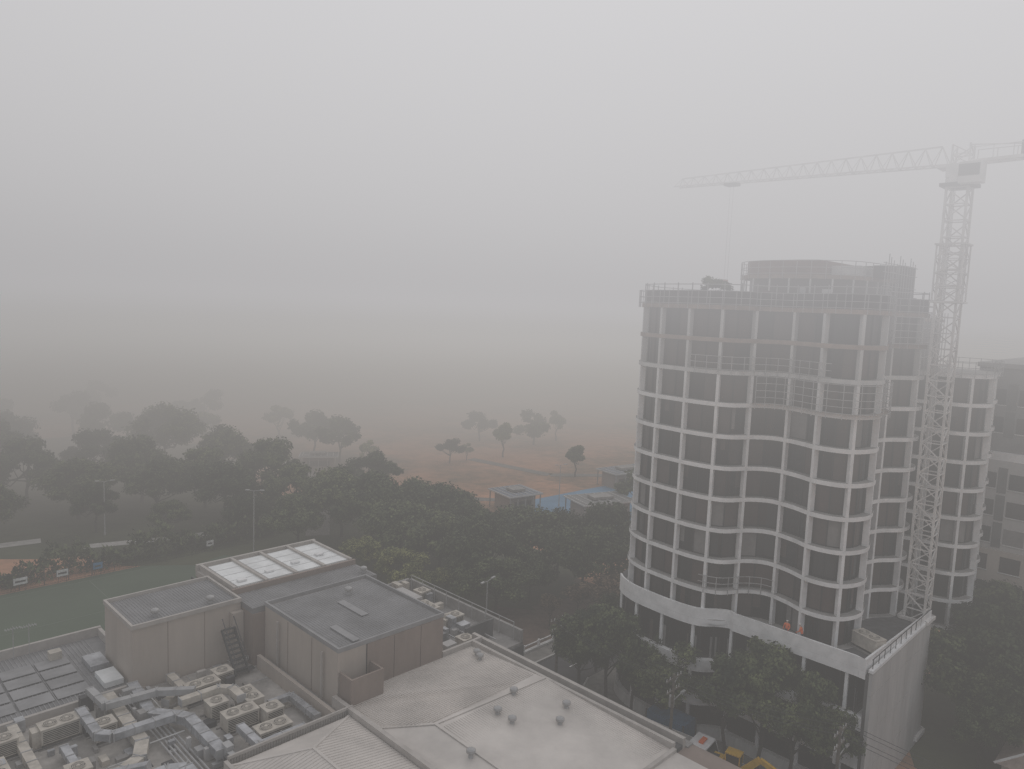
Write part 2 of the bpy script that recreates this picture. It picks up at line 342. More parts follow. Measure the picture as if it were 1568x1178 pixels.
# ---------------------------------------------------------------- hotel tower
hotel=empty('apartment_tower')
MAIN=[(64.5,44.4),(62,43.0),(60.6,40.6),(60.1,37.5),(59.9,34.6),(60.6,32.0),(62.8,30.6),(63.9,29),(63.5,26.8),(62.6,24.6),(63.1,22.3),(65.4,21.2),(68,21.6),(70.5,22.9),(73,22.5),(75,21.2),(77.2,21.1),(78.7,22.6),(79.3,25.5),(80.5,30),(80.5,38),(77,44),(70,45.6)]
WING=[(80.5,27),(82.6,25.5),(83.6,22.5),(83.9,19.6),(85.3,17.8),(87.6,17.3),(89.8,18.3),(92,17.9),(94,18.9),(94.6,22),(94.5,30),(92,38),(84,40),(80.5,35)]
def tower(outline,k0,k1,part,wtop):
    sm=smooth_closed(outline); _,L=resample(sm,50); nb=round(L/3.35); N=nb*6
    pl,_=resample(sm,N); gl=offset(pl,.75); co=offset(pl,.28)
    sl=MB(); gm=MB(); cm=MB(); fm=MB()
    rd=random.Random(len(outline))
    for k in range(k0,k1+1):
        zt=17.9+2.9*k
        mt='white' if k<=wtop else ('offwhite' if k<wtop+2 else 'slabtop')
        sl.extr([(p.x,p.y) for p in pl],zt-.38,zt,mt,'conc')
        if k==k1: break
        z0=zt+.002; z1=zt+2.9-.382
        for bI in range(nb):
            for h in range(2):
                m_=rd.choices(['glass','glass2','glass3','brown','blind'],[5,3,1.8,2.2,.45] if k<=wtop else [2.6,2,3,4,.1])[0]
                for j in range(3):
                    i0=(bI*6+h*3+j)%N; i1=(i0+1)%N
                    a,b=gl[i0],gl[i1]
                    gm.quad([(a.x,a.y,z0),(b.x,b.y,z0),(b.x,b.y,z1),(a.x,a.y,z1)],m_)
                if m_=='glass' and rd.random()<.3:
                    j=rd.randrange(3); i0=(bI*6+h*3+j)%N; a,b=gl[i0].lerp(co[i0],.05),gl[(i0+1)%N].lerp(co[(i0+1)%N],.05)
                    zc=z0+rd.uniform(.3,1.5); gm.quad([(a.x,a.y,zc),(b.x,b.y,zc),(b.x,b.y,z1),(a.x,a.y,z1)],rd.choice(['glass3','blind','brown']))
                i0=(bI*6+h*3)%N; pz=gl[i0].lerp(co[i0],.12)
                fm.beam((pz.x,pz.y,z0),(pz.x,pz.y,z1),.09,'frame')
            i0=(bI*6)%N; p=co[i0]; t=(pl[(i0+1)%N]-pl[i0-1]).normalized(); nn=Vector((-t.y,t.x))
            w,d=.13,.26
            c4=[p+t*w+nn*d,p-t*w+nn*d,p-t*w-nn*d,p+t*w-nn*d]
            cm.extr([(c.x,c.y) for c in c4],z0,z1,mt if mt!='slabtop' else 'offwhite')
        for i in range(N):
            a,b=gl[i].lerp(co[i],.1),gl[(i+1)%N].lerp(co[(i+1)%N],.1)
            fm.beam((a.x,a.y,z1-.06),(b.x,b.y,z1-.06),.06,'frame'); fm.beam((a.x,a.y,z0+.06),(b.x,b.y,z0+.06),.06,'frame')
    sl.build(part+'_slabs',hotel); gm.build(part+'_glazing',hotel); cm.build(part+'_columns',hotel); fm.build(part+'_window_frames',hotel)
    return pl
pl=tower(MAIN,0,10,'main',7)
plw=tower(WING,-1,8,'wing',8)
def rails(pl,z,sel,off=-.35,h=1.3,full=0,m='steel'):
    o=offset(pl,off); N=len(o); r_=MB()
    for i in range(N):
        j=(i+1)%N
        if not(sel(pl[i].x,pl[i].y) and sel(pl[j].x,pl[j].y)): continue
        for hh in ([.1,.65,1.25] if not full else [.1,.65,1.25,1.9,2.5]): r_.beam((o[i].x,o[i].y,z+hh),(o[j].x,o[j].y,z+hh),.05,m)
        if i%2==0: r_.beam((o[i].x,o[i].y,z-.4),(o[i].x,o[i].y,z+(h if not full else 2.7)),.05,m)
        if full:
            r_.quad([(o[i].x,o[i].y,z+.05),(o[j].x,o[j].y,z+.05),(pl[j].x,pl[j].y,z+.05),(pl[i].x,pl[i].y,z+.05)],'slabtop')
    return r_
rails(pl,46.9,lambda s,q:True,-.3).build('roof_edge_rail',hotel)
rails(pl,38.2,lambda s,q:q<31 and s<72,-.6,full=1).build('scaffold_level_a',hotel)
rails(pl,41.1,lambda s,q:q<36 and q>24 and s<66,-.15).build('scaffold_level_b',hotel)
rails(pl,44.0,lambda s,q:(s>69 and q<26),-.6,full=1).build('scaffold_level_c',hotel)
rails(pl,20.8,lambda s,q:q<34 and q>28 and s<66,-.1).build('scaffold_level_d',hotel)
rails(plw,41.1,lambda s,q:True,-.2).build('wing_edge_rail',hotel)
t=MB(); ins=offset(pl,.25)
N=len(pl)
for i in range(N):
    j=(i+1)%N
    t.quad([(ins[i].x,ins[i].y,46.92),(ins[j].x,ins[j].y,46.92),(ins[j].x,ins[j].y,48.2),(ins[i].x,ins[i].y,48.2)],'net')
    if i%3==0: t.beam((ins[i].x,ins[i].y,46.92),(ins[i].x,ins[i].y,48.9),.07,'steel')
    t.beam((ins[i].x,ins[i].y,48.75),(ins[j].x,ins[j].y,48.75),.07,'steel')
t.build('roof_screen',hotel)
PL=[(67.2,35),(66,33),(65.8,30),(66.6,27),(68.2,25),(71,24.3),(75,23.8),(78,24),(79,26),(79,33),(76,36),(70,36.4)]
sm=smooth_closed(PL); pp,_=resample(sm,72); t=MB()
p0=offset(pp,.8)
t.extr([(p.x,p.y) for p in p0],46.95,49.6,'glass3','conc')
t.extr([(p.x,p.y) for p in pp],49.6,49.95,'slabtop','conc')
p1=[(p.x,p.y) for p in offset(pp,.5)]
t.extr([(max(x,66.4),max(y,27.5)) for x,y in p1],49.952,51.3,'rust','roofgrey')
t.box(69,72.2,24.9,27.4,49.96,50.9,'offwhite'); t.box(72.6,75.2,25,27.4,49.96,51.1,'net')
for i in range(0,72,3): t.beam((pp[i].x,pp[i].y,46.95),(pp[i].x,pp[i].y,49.6),.12,'offwhite')
t.build('roof_plant_room',hotel)
rails(pp,49.96,lambda s,q:s<80,-.1,h=1.2).build('plant_room_rail',hotel)
t=MB(); t.box(75.5,78.8,23.2,25.6,48.0,51.3,'net'); t.box(70.5,72.5,23.4,24.3,49.9,51.0,'net')
rd=random.Random(2)
for i in range(12):
    s_=70+i*.75; t.beam((s_,23.1,47),(s_+rd.uniform(-.1,.1),23.1,51.3+.25*(i*7%4)),.06,'steel')
for i in range(7): t.box(64.6+rd.random(),65.3+rd.random(),26+i*1.1,26.5+i*1.1,46.95,47.9+rd.random()*1.0,rd.choice(['net','rust','offwhite','steel']))
for zf in (48,49.2,50.4,51.2): t.beam((69.5,23.1,zf),(79,23.1,zf),.05,'steel')
t.build('formwork_screen',hotel)
t=MB(); t.box(82.5,92,24,36,41.2,46.2,'glass3'); t.box(82.2,92.3,23.7,36.3,46.2,46.5,'slabtop'); t.box(82,86,25,36,46.5,48.6,'net')
for i in range(9): t.beam((82.4+i*1.2,23.4,41.2),(82.4+i*1.2,23.4,47.2),.07,'steel')
for zf in (42.5,44,45.5,46.8): t.beam((82.2,23.4,zf),(92.4,23.4,zf),.06,'steel')
t.build('wing_penthouse',hotel)
PO=[(64.5,45.2),(61.6,43.6),(60.1,41.2),(59.6,38),(59.5,35),(59.9,33.2),(61.0,32.0),(61.6,30.8),(61.5,28)]
sm=[]
P=[Vector(p) for p in PO]
for i in range(1,len(P)-2):
    a,b,c,d=P[i-1],P[i],P[i+1],P[i+2]
    for j in range(8):
        u=j/8; sm.append(.5*((2*b)+(c-a)*u+(2*a-5*b+4*c-d)*u*u+(3*b-a-3*c+d)*u**3))
n0=len(sm)
for qq in np.arange(30.6,19.4,-.6): sm.append(Vector((61.3,float(qq))))
SE=76.9
sm+= [Vector((61.2,18.9)),Vector((SE,18.4)),Vector((SE+.2,24)),Vector((79.8,30)),Vector((81,40)),Vector((78,45)),Vector((70,46.2)),Vector((64.6,45.3))]
nf=n0+19
t=MB(); body=offset(sm,.55)
t.extr([(p.x,p.y) for p in body],G,17.7,'glass','deck'); t.build('podium_glazing',hotel)
t=MB()
t.extr([(p.x,p.y) for p in sm],17.2,17.88,'white','deck')
for i,zt in enumerate([17.2,13.9,10.6,7.3]):
    if i: t.extr([(p.x,p.y) for p in sm],zt-1.15,zt,'white' if i<3 else 'offwhite')
t.build('podium_bands',hotel)
t=MB(); o18=offset(sm,.18)
for i in range(len(sm)-1):
    a,b=sm[i],sm[i+1]
    if i>nf+1: break
    a2=o18[i]; b2=o18[i+1]
    t.add([(a.x,a.y,17.884),(b.x,b.y,17.884),(b.x,b.y,18.9),(a.x,a.y,18.9),(a2.x,a2.y,17.884),(b2.x,b2.y,17.884),(b2.x,b2.y,18.9),(a2.x,a2.y,18.9)],
        [(0,1,2,3),(5,4,7,6),(3,2,6,7)],'white')
t.build('podium_parapet',hotel)
t=MB(); of=offset(sm,.3); o5=offset(sm,.5)
last=None
for i in range(0,nf):
    p=of[i]
    if last and (p-last).length<3.2: continue
    last=p
    for a_,b_ in ((13.902,17.198),(10.602,12.748),(G,9.448)):
        t.beam((p.x,p.y,a_),(p.x,p.y,b_),.26,'white')
last=None
for i in range(0,nf):
    p=o5[i]
    if last and (p-last).length<1.0: continue
    last=p; t.beam((p.x,p.y,G),(p.x,p.y,17.1),.07,'frame')
rd=random.Random(4)
for i in range(2,nf,2):
    a,b=o5[i],o5[i+1]
    for a_,b_ in ((13.95,16.0),(10.65,12.7)):
        if rd.random()<.3: t.quad([(a.x,a.y,a_),(b.x,b.y,a_),(b.x,b.y,b_),(a.x,a.y,b_)],rd.choice(['glass3','blind','glass2']))
t.build('podium_columns',hotel)
t=MB(); pw=(SE-61.25)/7
for j in range(7):
    for i,(a_,b_) in enumerate(((G,9.3),(9.33,12.6),(12.63,15.9),(15.93,17.9))):
        t.box(61.25+j*pw,61.25+j*pw+pw-.03,18.35,18.62,a_,b_,'concl')
t.box(61.3,SE-.1,18.45,18.9,G,17.6,'concd'); t.box(61.15,SE+.1,18.3,18.66,17.9,18.15,'white')
t.box(SE-.1,SE+.15,18.7,30,17.88,18.9,'dark'); t.box(SE-.15,SE+.12,18.68,24,G,17.86,'concl')
for i in range(12): t.beam((61.6+i*1.38,18.5,18.15),(61.6+i*1.38,18.5,18.95),.05,'dark')
t.beam((61.4,18.5,18.95),(SE,18.5,18.95),.05,'dark')
t.build('podium_side_wall',hotel)

ap=empty('grey_apartment_block')
t=MB(); t.box(95,120,-6,20.5,G,41.5,'concm'); t.box(94.6,120,-6,20.9,31.4,32.3,'white'); t.box(94.5,120,-6,20.95,21.5,31.38,'concl'); t.box(94.2,120,-6,21.3,G,21.48,'beige')
t.box(94.8,120,-6,20.7,41.5,42.0,'conc'); t.box(100,112,2,16,42,44.5,'concd')
t.build('walls',ap)
t=MB(); rd=random.Random(5)
for fl in range(11):
    z0=G+1+fl*3.05
    sx=94.2 if z0<20 else (95 if z0>32 else 94.5)
    if z0>38 or 30<z0<32.3: continue
    for j in range(8):
        q0=19.6-j*3.1
        t.box(sx-.04,sx,q0-1.9,q0,z0,z0+1.7,rd.choice(['glass','glass','glass2','blind']))
        t.box(sx-.1,sx-.045,q0-2.0,q0+.1,z0-.12,z0-.02,'offwhite')
        if j%2==0 and z0>22: t.box(sx-.06,sx,q0-2.9,q0-2.05,z0-.5,z0+2.3,rd.choice(['offwhite','concd']))
t.build('windows',ap)

# ---------------------------------------------------------------- tower crane
cr=empty('tower_crane')
cs,cq=76.3,19.5
t=MB(); h=.85
def lattice(t,cs,cq,h,z0,z1,step,leg,br,m):
    cor=[(cs-h,cq-h),(cs+h,cq-h),(cs+h,cq+h),(cs-h,cq+h)]
    for c in cor: t.beam((*c,z0),(*c,z1),leg,m)
    zc=z0;i=0
    while zc<z1-.1:
        zn=min(zc+step,z1)
        for a in range(4):
            p,q=cor[a],cor[(a+1)%4]
            t.beam((*p,zc),(*q,zc),br,m)
            if i%2: p,q=q,p
            t.beam((*p,zc),(*q,zn),br,m)
        zc=zn;i+=1
lattice(t,cs,cq,h,G,58.6,1.45,.19,.1,'crane')
for i in range(130):
    zc=G+i*.4
    t.beam((cs-.2,cq+.4,zc),(cs+.2,cq+.4,zc),.03,'steel')
t.beam((cs-.2,cq+.4,G),(cs-.2,cq+.4,58),.05,'steel'); t.beam((cs+.2,cq+.4,G),(cs+.2,cq+.4,58),.05,'steel')
t.build('mast',cr)
t=MB(); lattice(t,cs,cq,1.1,48.0,53.2,1.3,.12,.07,'crane')
RG=(((-1.2,-1.2),(1.2,-1.2)),((1.2,-1.2),(1.2,1.2)),((1.2,1.2),(-1.2,1.2)),((-1.2,1.2),(-1.2,-1.2)))
for zf,w_ in ((48,.15),(53.2,.15),(G+.7,.4),(18.1,.3)): 
    for a,b in RG: t.beam((cs+a[0],cq+a[1],zf),(cs+b[0],cq+b[1],zf),w_,'crane')
t.build('climbing_frame',cr)
t=MB(); t.cyl((cs,cq,58.6),(cs,cq,59.1),1.2,1.2,16,'crane'); t.box(cs-1,cs+1,cq-1,cq+1,59.1,60.0,'crane')
t.box(cs-1.3,cs+1.3,cq-1.35,cq+1.35,58.3,58.6,'dark')
t.box(cs-1.0,cs+1.0,cq-1.6,cq+1.8,60.0,60.3,'crane')
lattice(t,cs,cq,.7,60.3,62.0,.85,.14,.09,'crane')
t.build('slewing_unit',cr)
t=MB(); t.box(cs-2.4,cs-1.1,cq-2.2,cq-.4,58.3,60.1,'crane'); t.box(cs-2.43,cs-1.07,cq-.62,cq-.38,58.9,59.9,'glass'); t.box(cs-2.44,cs-2.39,cq-2.0,cq-.6,58.9,59.9,'glass'); t.build('operator_cab',cr)
t=MB()
def jib(t,q0,q1,zb,ht0,ht1,w,step):
    n=int(abs(q1-q0)/step); 
    for i in range(n):
        a=q0+(q1-q0)*i/n; b=q0+(q1-q0)*(i+1)/n; mid=(a+b)/2
        ha=ht0+(ht1-ht0)*i/n; hb=ht0+(ht1-ht0)*(i+1)/n; hm_=(ha+hb)/2
        za=zb+.015*abs(a-cq); zb_=zb+.015*abs(b-cq); zm=(za+zb_)/2
        for sd in (-w,w):
            t.beam((cs+sd,a,za),(cs+sd,b,zb_),.12,'crane')
            t.beam((cs+sd,a,za),(cs,mid,zm+hm_),.065,'crane'); t.beam((cs,mid,zm+hm_),(cs+sd,b,zb_),.065,'crane')
        t.beam((cs-w,a,za),(cs+w,a,za),.06,'crane')
        t.beam((cs-w,a,za),(cs+w,b,zb_),.045,'crane')
        if i<n-1:
            m2=mid+(q1-q0)/n; t.beam((cs,mid,zm+hm_),(cs,m2,zm+.015*abs(q1-q0)/n+hm_+(ht1-ht0)/n),.13,'crane')
jib(t,cq+1,cq+29.6,60.3,1.75,.9,.55,1.4); t.build('jib',cr)
t=MB()
for sd in (-.7,.7): t.beam((cs+sd,cq-1,60.4),(cs+sd,cq-13,60.6),.25,'crane')
for i in range(12): t.beam((cs-.7,cq-1-i,60.4),(cs+.7,cq-2-i,60.4),.1,'crane')
t.box(cs-.9,cs+.9,cq-12.5,cq-9.5,58.4,61.0,'conc'); t.box(cs-.6,cs+.6,cq-7,cq-4.5,60.6,61.8,'dark')
for sd in (-.75,.75):
    t.beam((cs+sd,cq-1,61.6),(cs+sd,cq-13,61.6),.06,'crane')
    for i in range(9): t.beam((cs+sd,cq-1-i*1.5,60.5),(cs+sd,cq-1-i*1.5,61.6),.06,'crane')
t.beam((cs,cq-.5,62),(cs,cq-11,61),.08,'crane')
t.build('counter_jib',cr)
t=MB(); tq=cq+22.5; t.box(cs-.6,cs+.6,tq-.7,tq+.7,60.3,60.6,'dark')
for a in (-.35,.35): t.beam((cs+a,tq,60.4),(cs+a,tq,50),.02,'steel')
t.box(cs-.3,cs+.3,tq-.15,tq+.15,49.5,50,'cranered'); t.beam((cs,tq,49.5),(cs,tq,48.9),.1,'dark')
t.build('trolley_and_hook',cr)

# ---------------------------------------------------------------- commercial building (foreground)
sc=empty('commercial_building')
def parapet(t,x0,x1,y0,y1,z0,z1,w=.25,m='beigec'):
    t.box(x0,x1,y0,y0+w,z0,z1,m); t.box(x0,x1,y1-w,y1,z0,z1,m)
    t.box(x0,x0+w,y0+w,y1-w,z0,z1,m); t.box(x1-w,x1,y0+w,y1-w,z0,z1,m)
t=MB()
t.box(29.3,45.4,10,46,G,15.4,'taupe')
t.box(5,29.2,10,43.6,G,15.3,'beige')
t.box(-12,29.25,43.7,59.7,G,14.4,'membrane')
t.box(-20,20.3,59.8,71.6,G,14.5,'beige')
t.box(40,50,46.1,64,G,13.8,'concd')
t.box(19.3,28.2,59.85,66.5,G,19.5,'beige')
t.box(29.32,39.6,46.05,57.6,G,19.5,'beige')
t.box(28.25,41,57.65,69.4,G,19.0,'taupe')
t.build('walls',sc)
t=MB(); t.box(31.9,39.62,46.0,46.045,15,19.45,'taupe'); t.box(31.86,31.9,45.98,46.04,15,19.5,'frame')
for s_ in (34.5,37.2): t.box(s_,s_+.03,45.985,45.998,15.5,19.4,'frame')
for q_ in (49.8,53.6): t.box(29.28,29.3,q_,q_+.04,14.5,19.4,'taupe')
for s_ in (22,25): t.box(s_,s_+.04,59.82,59.845,14.5,19.4,'taupe')
t.box(27.2,28.2,59.3,59.8,14.5,18.8,'beige'); t.beam((29.1,55,14.5),(29.1,55,19),.14,'beigec'); t.beam((29.1,48,14.5),(29.1,48,19),.14,'beigec')
t.build('wall_panels',sc)
t=MB(); t.box(29.55,39.4,46.3,57.3,19.5,19.6,'roofgrey')
for i in range(40): t.box(29.7+i*.245,29.73+i*.245,46.5,57.1,19.6,19.63,'roofgreyrib')
parapet(t,29.3,39.7,46.0,57.7,19.5,19.85,.16,'roofgreyrib'); t.box(34.2,34.9,50.2,54,19.65,19.72,'roofgreyrib')
t.box(31.0,31.6,46.6,50,19.65,19.75,'roofgreyrib')
parapet(t,19.2,28.2,59.7,66.6,19.5,19.85,.2,'beigec'); t.box(19.45,28.0,60,66.3,19.5,19.58,'roofgrey')
for i in range(34): t.box(19.6+i*.25,19.63+i*.25,60.05,66.2,19.58,19.62,'roofgreyrib')
t.box(28.25,41,57.75,61.4,19.0,19.5,'roofgrey')
for i in range(50): t.box(28.4+i*.25,28.43+i*.25,57.8,61.3,19.5,19.53,'roofgreyrib')
t.build('upper_roofs',sc)
t=MB(); t.box(28.2,41,61.45,69.5,19.0,19.5,'beigec')
for i in range(4):
    x0=28.9+i*3.02
    t.box(x0+.15,x0+2.75,62.2,68.7,19.5,19.9,'skyl')
    for j in range(5): t.box(x0+.1,x0+2.8,62.2+j*1.6,62.24+j*1.6,19.9,19.93,'offwhite')
    t.box(x0+.6,x0+1.4,63+i*.6,63.5+i*.6,19.94,20.1,'white')
for i in range(5): t.box(28.45+i*3.02,28.72+i*3.02,61.75,69.15,19.5,20.1,'beigec')
t.box(28.2,41,69.2,69.5,19.5,20.1,'beigec'); t.box(28.2,41,61.45,61.7,19.5,20.0,'taupe')
for j in range(4): t.box(28.1,28.22,62+j*2.2,63.7+j*2.2,16,18.7,'glass'); 
t.build('skylight_roof',sc)
t=MB()
zl,zr=15.85,16.35
t.quad([(32.2,25.5,zl+.2),(43,25.5,zl),(43,37.2,zr),(32.2,37.9,zr)],'rooflight')
t.quad([(32.2,37.9,zr),(43,37.2,zr),(43,46,zl),(29.3,46,zl),(29.3,40.8,zl)],'rooflight')
t.quad([(29.3,10,zl),(32.2,10,zr-.1),(32.2,25.5,zl+.2),(32.2,37.9,zr),(29.3,40.8,zl)],'rooflight')
t.quad([(32.2,10,zl),(43,10,zl),(43,25.5,zl),(32.2,25.5,zl+.2)],'rooflight')
def zA(s,q):
    if q>37.55: return zr-(zr-zl)*(q-37.5)/8.5
    return zr-(zr-zl)*(37.5-q)/12*.9
for i in range(60):
    q_=38.3+i*.22
    if q_>45.8: break
    t.beam((max(29.5,32.2-(q_-37.9)),q_,zA(35,q_)+.02),(42.8,q_,zA(35,q_)+.02),.05,'rooflight')
for i in range(60):
    s_=32.5+i*.22
    if s_>42.9: break
    t.beam((s_,25.7,zl+.05),(s_,37.3,zr+.01),.05,'rooflight')
t.beam((32.2,37.9,zr+.05),(43,37.2,zr+.05),.22,'rooflight',.06); t.beam((32.2,37.9,zr+.05),(32.2,25.5,zl+.25),.22,'rooflight',.06); t.beam((32.2,37.9,zr+.05),(29.4,40.8,zl+.05),.22,'rooflight',.06)
t.build('main_roof',sc)
t=MB()
t.box(43,43.3,25.2,46.0,15.4,16.35,'beigec'); t.box(43.3,44.3,25.2,46.0,15.4,15.7,'concd'); t.box(44.3,44.65,25.2,47.4,14.5,16.15,'beigec')
t.box(39.7,44.3,46.0,46.25,15.4,16.3,'beigec'); t.box(29.3,43,24.9,25.2,15.2,16.1,'beigec')
t.box(28.75,29.1,10,45.9,15.2,16.35,'beigec'); t.box(29.1,29.3,10,45.9,15.3,15.8,'concd')
t.box(44.66,45.4,25,47.4,15.2,15.5,'conc')
t.build('roof_parapets',sc)
t=MB(); ap_=(24.1,40.6,16.7)
cs_=[(19.8,43.5,15.9),(28.7,43.5,15.9),(28.7,30,15.9),(19.8,30,15.9)]
t.quad([cs_[0],cs_[1],ap_],'rooflight'); t.quad([cs_[1],cs_[2],(24.1,34,16.7),ap_],'rooflight'); t.quad([cs_[3],cs_[0],ap_,(24.1,34,16.7)],'rooflight')
t.beam(cs_[0],ap_,.2,'rooflight',.1); t.beam(cs_[1],ap_,.2,'rooflight',.1); t.beam(ap_,(24.1,34,16.7),.2,'rooflight',.1)
for i in range(40):
    q_=43.3-i*.3; u=min(1,(43.5-q_)/2.9)
    t.beam((19.8,q_,15.91),(19.8+4.3*u,q_,15.91+.8*u),.05,'rooflight'); t.beam((28.7,q_,15.91),(28.7-4.6*u,q_,15.91+.8*u),.05,'rooflight')
t.box(19.5,19.75,30,43.8,14.4,16.2,'beigec')
t.build('hip_roof',sc)
t=MB()
for i in range(46): t.cyl((19.9+i*.2,43.95,14.4),(19.9+i*.2,43.95,16.3),.1,.1,6,'beigec')
t.box(19.8,29.2,43.75,43.9,16.2,16.4,'beigec')
t.box(28.3,28.6,44,57,14.4,15.6,'beige'); t.box(28.9,29.28,44.2,57,14.4,15.0,'conc')
t.box(29.4,32.3,44.3,44.45,15.8,18.0,'taupe'); t.box(32.15,32.3,44.45,45.95,15.8,18.0,'taupe'); t.box(29.4,29.55,44.45,45.95,15.8,18.0,'taupe'); t.box(29.55,32.15,44.45,45.95,15.8,16.4,'concd')
t.box(30.4,31.0,45.0,45.5,16.4,17.3,'rust')
t.build('yard_screens',sc)
t=MB(); t.box(-20,20.2,60,71.4,14.5,14.7,'roofgrey')
for i in range(130): t.box(-19.8+i*.3,-19.75+i*.3,60.1,71.3,14.7,14.75,'roofgreyrib')
t.box(-20,20.4,71.4,71.7,13,15.5,'beigec'); t.box(20.1,20.4,66.6,71.4,14.5,15.4,'beigec'); t.box(-20,19.2,59.6,59.9,14.4,15.1,'beigec')
for i in range(4):
    for j in range(4): t.box(7+i*2.5,7+i*2.5+2.3,61.5+j*1.9,61.5+j*1.9+1.6,14.79,14.82+.01*j,'roofgreyrib')
t.box(17.6,19.0,61,63.5,14.75,15.2,'skyl'); t.box(17.6,19.0,64.5,67,14.75,15.2,'silver')
t.box(15.6,16.5,68.4,69.2,14.75,15.5,'acbody')
t.build('plant_roof',sc)
t=MB(); rd=random.Random(11)
t.box(40,50,46.3,64,13.8,14.0,'conc')
t.box(41,44,57,60,14,16.2,'beige'); t.box(44.6,47,58,61.5,14,15.6,'concl'); t.box(45,48.6,49,49.2,14,15.8,'concd'); t.box(49.7,50,46.3,64,13.8,15.2,'conc')
t.box(40,50,63.7,64,13.8,15.2,'conc'); t.box(41.5,43.5,50,55,14,15.5,'roofgrey'); t.box(40.5,42,61,63,14,17,'taupe')
for i in range(26):
    s_=rd.uniform(41,48.5); q_=rd.uniform(47,62.5); w=rd.uniform(.4,1.3); t.box(s_,s_+w,q_,q_+rd.uniform(.4,1.3),14.003+i*.001,14.6+rd.random()*1.4,rd.choice(['acbody','silver','concl','dark','acbody','bluegrey']))
for i in range(6): t.beam((41+i*1.3,47.5,14.3+i*.05),(41+i*1.3,62,14.3+i*.05),.12,'steel')
for i in range(9): t.beam((49.4,47+i*2,14),(49.4,47+i*2,15.9),.06,'steel')
t.beam((49.4,47,15.9),(49.4,63,15.9),.06,'steel')
t.build('services_roof',sc)
t=MB()
for i in range(9): t.box(26.3,27.3,59.3-i*.3-.3,59.3-i*.3,17.6-i*.33,17.65-i*.33,'dark')
t.beam((26.3,59.3,18.6),(26.3,56.5,15.6),.06,'dark'); t.beam((27.3,59.3,18.6),(27.3,56.5,15.6),.06,'dark'); t.beam((26.25,59.3,17.6),(26.25,56.5,14.6),.12,'dark',.25); t.beam((27.35,59.3,17.6),(27.35,56.5,14.6),.12,'dark',.25)
t.build('steel_stair',sc)
t=MB()
def duct(pts,w,h,m='silver'):
    for i in range(len(pts)-1):
        e=.004*i
        t.beam(pts[i],pts[i+1],w+e,m,h+e)
        p=Vector(pts[i]);q=Vector(pts[i+1]);n=max(1,int((q-p).length/1.2)); d=(q-p).normalized()
        for j in range(n+1):
            c=p.lerp(q,j/n); t.beam(c-d*.03,c+d*.03,w+.1+e,'steel',h+.1+e)
duct([(19.0,59,15.3),(18.6,54,15.3),(20.0,52.3,15.3),(20.4,51.5,15.3),(20.4,46,15.3)],.75,.6)
duct([(17.2,59,15.1),(17.0,51,15.1),(16.2,49.2,15.1),(14,48,15.1),(8,48,15.1)],.85,.6,'acbody')
duct([(20.4,53.2,15.9),(23.3,53.2,15.9),(24,52.5,15.9),(24,50.8,15.9)],.6,.5,'acbody')
duct([(14.8,57,15.7),(14.8,53,15.7),(15.5,52.2,15.7),(19.5,52,15.7)],.6,.5)
duct([(12.0,47,15.2),(17,46.6,15.2),(18,46,15.2),(18,44.5,15.2)],.8,.6)
duct([(11,59,15.0),(11,52,15.0),(7,50,15.0)],.6,.5,'acbody')
duct([(21.8,58.8,15.2),(21.8,56,15.2),(20,55,15.2)],.6,.5,'acbody')
duct([(25.8,50,15.1),(27.6,50,15.1),(27.6,46,15.1)],.5,.45)
duct([(22.6,48,15.4),(22.6,45,15.4),(26,45,15.4)],.55,.5)
duct([(16,59,16.0),(16.2,56,16.0),(19.6,55.6,16.0),(21.8,54,16.0)],.5,.45,'steel')
duct([(13,54,15.0),(13,49.5,15.0),(16,46.9,15.9)],.5,.45,'silver')
for i in range(5): t.cyl((18.2+i*.3,59.5,14.7),(18.2+i*.3,44.5,14.7),.07,.07,6,'steel')
for i in range(3): t.cyl((27.9,57-i*.25,14.8),(20,57-i*.25,14.8),.06,.06,6,'dark')
rd=random.Random(21)
for i in range(70):
    s_=rd.uniform(7,27.5); q_=rd.uniform(44.5,59); w=rd.uniform(.2,.9); l=rd.uniform(.2,.9)
    t.box(s_,s_+w,q_,q_+l,14.403+i*.0007,14.6+rd.random()**2*1.3,rd.choice(['acbody','conc','silver','dark','membrane','steel','concl']))
for i in range(16):
    s_=rd.uniform(7,27); q_=rd.uniform(45,58); l=rd.uniform(1.5,5)
    if i%2: t.cyl((s_,q_,14.6+i*.02),(min(28,s_+l),q_,14.6+i*.02),.05,.05,6,rd.choice(['steel','dark','offwhite']))
    else: t.cyl((s_,q_,14.6+i*.02),(s_,min(59.5,q_+l),14.6+i*.02),.05,.05,6,rd.choice(['steel','dark','offwhite']))
t.build('ductwork',sc)
